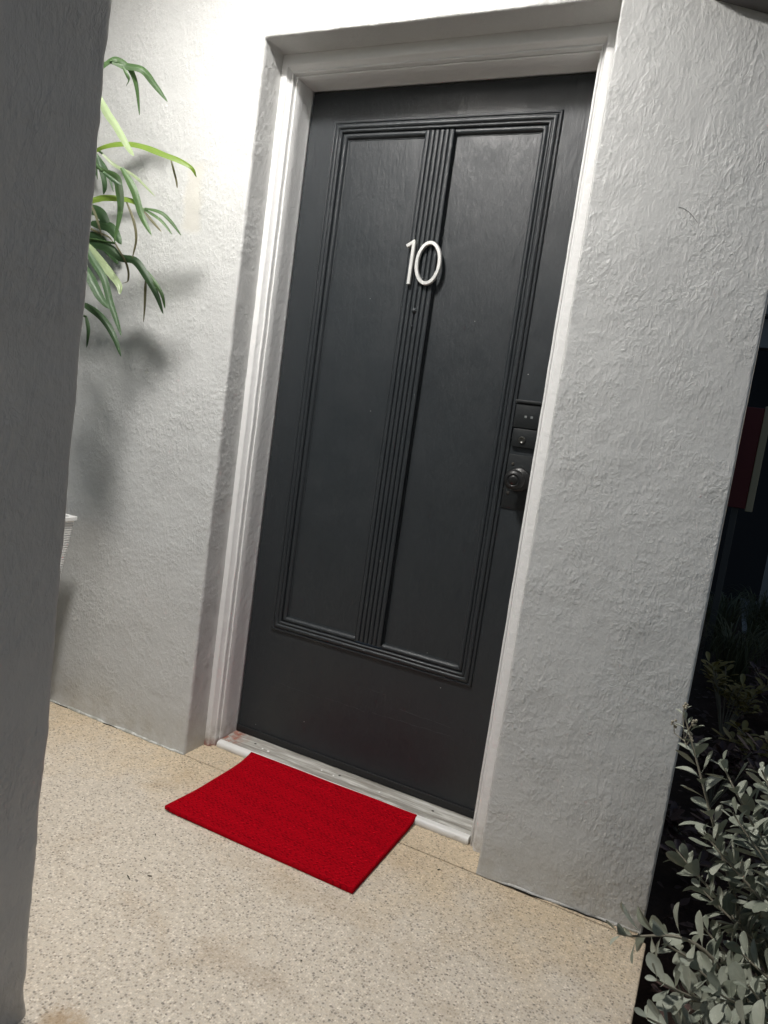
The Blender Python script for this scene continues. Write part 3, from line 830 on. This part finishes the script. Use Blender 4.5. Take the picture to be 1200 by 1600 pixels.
for k in range(0, 84):
    z = .002 + (zt_ - .02) * k / 84; hwd = .133 + .070 * z / zt_
    rows += [sq(hwd, z), sq(hwd, z + .0048), sq(hwd - .0028, z + .0058), sq(hwd - .0028, z + .0070)]
rows += [sq(.203, zt_ - .012), sq(.207, zt_ - .010), sq(.207, zt_), sq(.190, zt_), sq(.184, zt_ - .05)]
vr = grid(bm, rows, True); bm.faces.new(vr[0]); 
bmesh.ops.recalc_face_normals(bm, faces=bm.faces)
o = obj('ribbed_pot', bm, PLM.m, smooth=False); o.parent = pl; o.location = -pl.location
bm = bmesh.new(); vr = grid(bm, [sq(.183, zt_ - .045, .01), sq(.1, zt_ - .03, .01)], True); bm.faces.new(vr[1])
o = obj('potting_soil', bm, gm.m); o.parent = pl; o.location = -pl.location

# ================================================================== silver-leaved shrub, lower right
TIPS= [(1.324, -0.12, 0.596), (1.411, -0.15, 0.524), (1.476, -0.2, 0.551), (1.476, -0.1, 0.453), (1.354, -0.18, 0.336), (1.399, -0.25, 0.418), (1.457, -0.15, 0.344), (1.482, -0.3, 0.474), (1.41, -0.25, 0.31), (1.458, -0.2, 0.276), (1.511, -0.1, 0.248), (1.504, -0.35, 0.412), (1.288, -0.42, 0.262), (1.37, -0.35, 0.234), (1.429, -0.3, 0.262), (1.416, -0.45, 0.279), (1.474, -0.4, 0.309), (1.527, -0.25, 0.263), (1.362, -0.5, 0.263), (1.405, -0.4, 0.178), (1.45, -0.5, 0.284), (1.491, -0.5, 0.315), (1.358, -0.55, 0.228), (1.425, -0.5, 0.214), (1.464, -0.6, 0.311), (1.521, -0.5, 0.275), (1.436, -0.3, 0.494)]
SLM = M('silver_leaf', (.25, .275, .225), .55, .35)
SLM.color(SLM.mix(SLM.math('ADD', SLM.math('MULTIPLY', island(SLM), .75), SLM.math('MULTIPLY', SLM.noise(60, 4, .6), .35)), (.12, .14, .10), (.40, .42, .345)))
SLM.bump(SLM.noise(120, 4, .6, .6), .0012, .8)
STM = M('shrub_stem', (.22, .20, .15), .7)
shrub = empty('silver_shrub', 'silvery grey-green leaved shrub at the lower right, leaning over the floor edge', 'shrub', (1.68, -.36, -.12))
def leaf(bm, base, d, up, L, wd, rs):
    d = d.normalized(); s = d.cross(up)
    if s.length < .05: s = d.cross(Vector((1, 0, 0)))
    s.normalize(); n = s.cross(d).normalized()
    curl = rs.uniform(-.35, .25); fold = rs.uniform(.08, .42); tw = rs.uniform(-.25, .25)
    rows = []
    for i, (t, wv) in enumerate(((0, .06), (.12, .12), (.3, .55), (.5, .88), (.68, 1.0), (.83, .84), (.94, .48), (1.0, .03))):
        c = base + d * L * t + n * (L * curl * t * t) + s * L * tw * t * t * .5
        h = wd * .5 * wv
        rows.append([c + s * h * k + n * (fold * abs(k) * h + .06 * h * math.sin(k * 3 + i)) for k in (-1, -.5, 0, .5, 1)])
    grid(bm, rows)
sb, lb = bmesh.new(), bmesh.new()
rs = random.Random(11); root = Vector((1.70, -.36, -.12))
shoots = [(Vector(t), .42, 1.0) for t in TIPS]
for k in range(46):     # the body of the bush, going on outside the picture
    shoots.append((Vector((rs.uniform(1.50, 2.1), rs.uniform(-.75, .10), rs.uniform(.10, .56))), .34, 1.05))
for k in range(20):     # lower layer
    shoots.append((Vector((rs.uniform(1.44, 1.75), rs.uniform(-.62, -.18), rs.uniform(.02, .20))), .25, 1.0))
for k, (tip, span, sc) in enumerate(shoots):
    r0 = root + Vector((rs.uniform(-.06, .10), rs.uniform(-.14, .16), 0))
    mid = r0.lerp(tip, .5) + Vector((.02, 0, .07 + rs.uniform(-.02, .05)))
    if k == 12: mid = Vector((1.46, -.38, .25))
    if k == 0: mid = Vector((1.47, -.20, .30))
    Cc = catmull([r0, mid, tip], 14); n = len(Cc)
    tube(sb, Cc, [.0055 * (1 - .72 * i / (n - 1)) for i in range(n)], 7)
    # cumulative length from the tip
    acc = 0; ang_ = rs.uniform(0, 6.28); i = n - 1; pos = 0.0
    axis_ = (Cc[-1] - Cc[-2]).normalized()
    nexts = 0.0
    while i > 0 and acc < span:
        a, b = Cc[i], Cc[i - 1]; seg = (a - b).length
        while nexts <= acc + seg and nexts < span:
            p = a.lerp(b, (nexts - acc) / seg)
            t = (a - b).normalized()
            q = Vector((0, 0, 1)) if abs(t.z) < .9 else Vector((1, 0, 0))
            e1 = t.cross(q).normalized(); e2 = t.cross(e1)
            ang_ += 2.4 + rs.uniform(-.3, .3)
            out = e1 * math.cos(ang_) + e2 * math.sin(ang_)
            young = min(1, .42 + nexts / .06) if k not in (0,) else min(1, .3 + nexts / .16)
            L = rs.uniform(.038, .064) * sc * young
            lean = .95 if nexts < .02 else rs.uniform(.35, .75)
            d = out + t * lean + Vector((0, 0, .18))
            leaf(lb, p + out * .002, d, t + Vector((0, 0, .6)) * .4, L, L * rs.uniform(.40, .54), rs)
            nexts += rs.uniform(.0058, .0115) * (1.0 if nexts < .1 else 1.35)
        acc += seg; i -= 1
o = obj('stem', sb, STM.m); o.parent = shrub; o.location = -shrub.location
o = obj('foliage', lb, SLM.m); o.parent = shrub; o.location = -shrub.location
# little round flower heads on the tallest shoot
FB = M('flower_bud', (.30, .27, .20), .7)
bm = bmesh.new(); t0 = Vector(TIPS[0])
for k in range(26):
    g_ = k % 4
    cc = t0 + Vector([(0, 0, .012), (.022, -.01, -.012), (-.014, .0, -.03), (.024, -.01, -.045)][g_]) + Vector((rs.uniform(-.006, .006), rs.uniform(-.006, .006), rs.uniform(-.008, .008)))
    bmesh.ops.create_icosphere(bm, subdivisions=1, radius=rs.uniform(.0022, .0038), matrix=Matrix.Translation(cc))
for q_ in ((0, 0, .012), (.022, -.01, -.012), (-.014, .0, -.03), (.024, -.01, -.045)):
    tube(bm, [t0 + Vector((.012, 0, -.06)), t0 + Vector((q_[0] * .7, q_[1], q_[2] - .02)), t0 + Vector(q_)], .0011, 5)
o = obj('flower_head', bm, FB.m); o.parent = shrub; o.location = -shrub.location

# ================================================================== dark garden behind the wall
GRS = M('grass_blade', (.07, .09, .035), .6); GRS.color(GRS.mix(GRS.noise(9, 3), (.05, .065, .03), (.13, .13, .06)))
def tussock(loc, n, hgt, spr, seed):
    bm = bmesh.new(); rs = random.Random(seed)
    for k in range(n):
        a = rs.uniform(0, 6.283); l = rs.uniform(.6, 1.0); b = Vector((rs.uniform(-.06, .06), rs.uniform(-.06, .06), 0))
        d = Vector((math.cos(a), math.sin(a), 0)) * spr * l * rs.uniform(.4, 1)
        P = [b, b + d * .35 + Vector((0, 0, hgt * l * .75)), b + d * .8 + Vector((0, 0, hgt * l)), b + d * 1.25 + Vector((0, 0, hgt * l * rs.uniform(.55, .9)))]
        C_ = catmull(P, 4); m_ = len(C_); s = Vector((-d.y, d.x, 0)).normalized(); w_ = rs.uniform(.003, .006)
        grid(bm, [[c - s * w_ * (1 - .93 * i / (m_ - 1)), c + Vector((0, 0, -.0015)), c + s * w_ * (1 - .93 * i / (m_ - 1))] for i, c in enumerate(C_)])
    o = obj('grass_tussock', bm, GRS.m); o.location = loc; return o
GS = [((1.52, 2.75, -.13), 'strappy grass tussock in the dark garden, nearest to the yellow-leaved plant'),
      ((1.82, 3.10, -.13), 'strappy grass tussock at the right picture edge, right of the other tussocks'),
      ((1.44, 3.75, -.13), 'strappy grass tussock nearest to the wall edge, below the red panel'),
      ((1.70, 4.20, -.13), 'strappy grass tussock farthest back in the dark garden, before the pale path')]
for k, (l, lab) in enumerate(GS):
    tag(tussock(l, 150, .42, .34, 40 + k), lab, 'grass tussock', 'grass tussocks in the dark garden')
YL = M('yellow_leaf', (.20, .17, .04), .5); YL.color(YL.mix(YL.noise(14, 3), (.12, .12, .04), (.34, .26, .07)))
RDL = M('dark_red_leaf', (.07, .03, .03), .5); RDL.color(RDL.mix(RDL.noise(14, 3), (.04, .03, .03), (.10, .045, .04)))
def bushlet(name, loc, n, hgt, mat, seed, L0=.07, spread=.16):
    t = bpy.data.objects.new(name, None); COL.objects.link(t); t.location = loc
    sb, lb = bmesh.new(), bmesh.new(); rs = random.Random(seed)
    for k in range(n):
        tip = Vector((rs.uniform(-spread, spread), rs.uniform(-spread, spread), hgt * rs.uniform(.5, 1)))
        Cc = catmull([Vector((0, 0, 0)), tip * .5 + Vector((0, 0, .04)), tip], 6)
        tube(sb, Cc, .003, 6)
        for j in range(13):
            p = Cc[-1 - min(j // 2, len(Cc) - 2)]; a = j * 2.4 + k
            leaf(lb, p, Vector((math.cos(a), math.sin(a), rs.uniform(.1, .8))), Vector((0, 0, 1)), L0 * rs.uniform(.6, 1.1), L0 * .36, rs)
    o = obj('stem', sb, STM.m); o.parent = t
    o = obj('foliage', lb, mat); o.parent = t
    return t
for name, l, n, h, mt, sd, lab in (
    ('yellow_leaved_plant', (1.50, 1.95, -.13), 12, .34, YL.m, 1, 'dim yellow-leaved plant just right of the wall edge, above the flowering shoot'),
    ('yellow_leaved_plant', (1.66, 1.55, -.13), 10, .22, YL.m, 2, 'dim yellow-leaved plant at the right edge behind the silver shrub'),
    ('dark_leaved_plant', (1.47, 1.15, -.13), 14, .26, RDL.m, 3, 'low dark-leaved plant by the wall base behind the tall silver shoot'),
    ('dark_leaved_plant', (1.45, .62, -.13), 11, .13, RDL.m, 4, 'lowest reddish plant on the soil right beside the wall end'),
    ('dark_leaved_plant', (1.74, 2.35, -.13), 14, .30, RDL.m, 5, 'dark-leaved plant between the grass tussocks and the yellow plant')):
    tag(bushlet(name, l, n, h, mt, sd), lab, 'plant', name.replace('_', ' ') + 's in the dark garden')
# mulch and fallen leaves
bm = bmesh.new(); rs = random.Random(3)
for k in range(900):
    p = Vector((rs.uniform(1.36, 2.0), rs.uniform(-1.0, 2.6), -.118 + rs.uniform(-.004, .012))); a = rs.uniform(0, 6.28)
    leaf(bm, p, Vector((math.cos(a), math.sin(a), rs.uniform(-.2, .4))), Vector((rs.uniform(-.4, .4), 0, 1)), rs.uniform(.02, .05), rs.uniform(.012, .024), rs)
ml = M('mulch', (.06, .04, .035), .8); ml.color(ml.mix(ml.noise(20, 2), (.03, .02, .018), (.13, .075, .06)))
tag(obj('mulch', bm, ml.m), 'scattered dark reddish leaf litter on the soil', 'leaf litter', kind='stuff')

# red panel with a cream edge on two posts
rp = empty('garden_screen', 'dark red panel with a cream edge standing in the unlit garden', 'panel', (1.20, 3.0, -.13))
bm = bmesh.new(); box(bm, 1.00, 1.432, 2.985, 3.015, .90, 1.485, .004)
o = obj('red_board', bm, M('red_board', (.12, .012, .014), .6).m, smooth=False); o.parent = rp; o.location = -rp.location
bm = bmesh.new(); box(bm, 1.4325, 1.470, 2.975, 3.025, .888, 1.497, .004)
o = obj('cream_edge', bm, M('cream_edge', (.42, .36, .24), .6).m, smooth=False); o.parent = rp; o.location = -rp.location
for x in (1.06, 1.38):
    bm = bmesh.new(); box(bm, x - .018, x + .018, 3.016, 3.05, -.13, 1.3, .003)
    o = obj('post', bm, M('post_grey', (.06, .06, .06), .6).m, smooth=False); o.parent = rp; o.location = -rp.location
# neighbouring building
nb = empty('neighbouring_building', 'unlit grey building with an overhanging beam behind the garden', 'building', (2.6, 5.5, -.13))
NBM = M('neighbour_wall', (.016, .016, .018), .8); NBG = M('beam_grey', (.22, .22, .22), .7)
for nme, a, mt in (('wall', (1.2, 5.0, 6.2, 6.4, -.13, 3.4), NBM), ('beam', (1.2, 5.0, 5.0, 5.16, 2.13, 2.36), NBG), ('fascia', (1.2, 5.0, 4.9, 4.995, 2.38, 2.9), NBG),
                   ('post', (1.715, 1.80, 5.02, 5.10, -.13, 2.128), NBG), ('post', (3.9, 3.99, 5.02, 5.10, -.13, 2.128), NBG)):
    bm = bmesh.new(); box(bm, *a, .006); o = obj(nme, bm, mt.m, smooth=False); o.parent = nb; o.location = -nb.location
pth = M('path_concrete', (.20, .20, .19), .8); pth.bump(pth.noise(40, 4), .002, .6)
bm = bmesh.new(); box(bm, 1.62, 6, 4.55, 6.19, -.16, -.105, .004); tag(obj('path', bm, pth.m, smooth=False), kind='structure')

# crumbs and grit on the floor
bm = bmesh.new(); rs = random.Random(9)
for x, y in ((.245, -.46), (.262, -.53), (.30, -.50), (.19, -.37), (.84, -.05), (.72, -.52)):
    tube(bm, [(x, y, .0012), (x + rs.uniform(-.006, .006), y + rs.uniform(-.004, .004), .003), (x + rs.uniform(-.01, .01), y + rs.uniform(-.006, .006), .0014)], .0011, 5)
for k in range(140):
    x = rs.uniform(-.5, 1.3); y = rs.choice([rs.uniform(-.9, -.02), -abs(rs.gauss(0, .03)) - .006])
    if .1 < x < .74 and y > -.30: continue
    if x < .40 and y < -.88: continue
    bmesh.ops.create_icosphere(bm, subdivisions=1, radius=rs.uniform(.0006, .0016), matrix=Matrix.Translation((x, y, .0008)))
tag(obj('grit', bm, M('grit', (.09, .08, .06), .9).m), 'scattered dark grit and crumbs on the pale floor', 'grit', kind='stuff')

# uneven bead of old paint / sealant along the foot of the wall
SE = M('foot_sealant', (.66, .67, .64), .4, .5); SE.bump(SE.noise(90, 4, .6), .0015, .8)
SE.color(SE.mix(SE.ramp(SE.noise(30, 5, .7), [(.42, 0.0), (.6, 1.0)]), (.40, .40, .36), (.70, .71, .68)))
def bead(x0, x1, y0):
    pts, rr = [], []
    n = int((x1 - x0) / .008)
    for k in range(n + 1):
        x = x0 + (x1 - x0) * k / n; q = noise.noise(Vector((x * 13, 7, 0))); q2 = noise.noise(Vector((x * 60, 2, 0)))
        pts.append((x, wy(x, .004) - .001 + y0 + .003 * q2, .0015)); rr.append(max(.0012, .0042 + .0045 * q + .002 * q2))
    bm = bmesh.new(); tube(bm, pts, rr, 8); return bm
o = obj('foot_sealant', bead(-.95, -SL - .002, 0), SE.m, hw)
o = obj('foot_sealant', bead(W + SR + .002, XR - .004, .003), WALL.m, hw)
dk = M('foot_crack', (.03, .028, .024), .9, .1)
for xa, xb in ((-.66, -.47), (-.41, -.30), (.99, 1.10), (1.13, 1.26)):
    n = 26; pts = [(xa + (xb - xa) * k / n, wy(xa + (xb - xa) * k / n, .003) - .0035 + .002 * noise.noise(Vector((k * .5, xa, 0))), .0006) for k in range(n + 1)]
    bm = bmesh.new(); tube(bm, pts, [.0004 + .0016 * math.sin(math.pi * k / n) for k in range(n + 1)], 6); obj('foot_crack', bm, dk.m, hw)
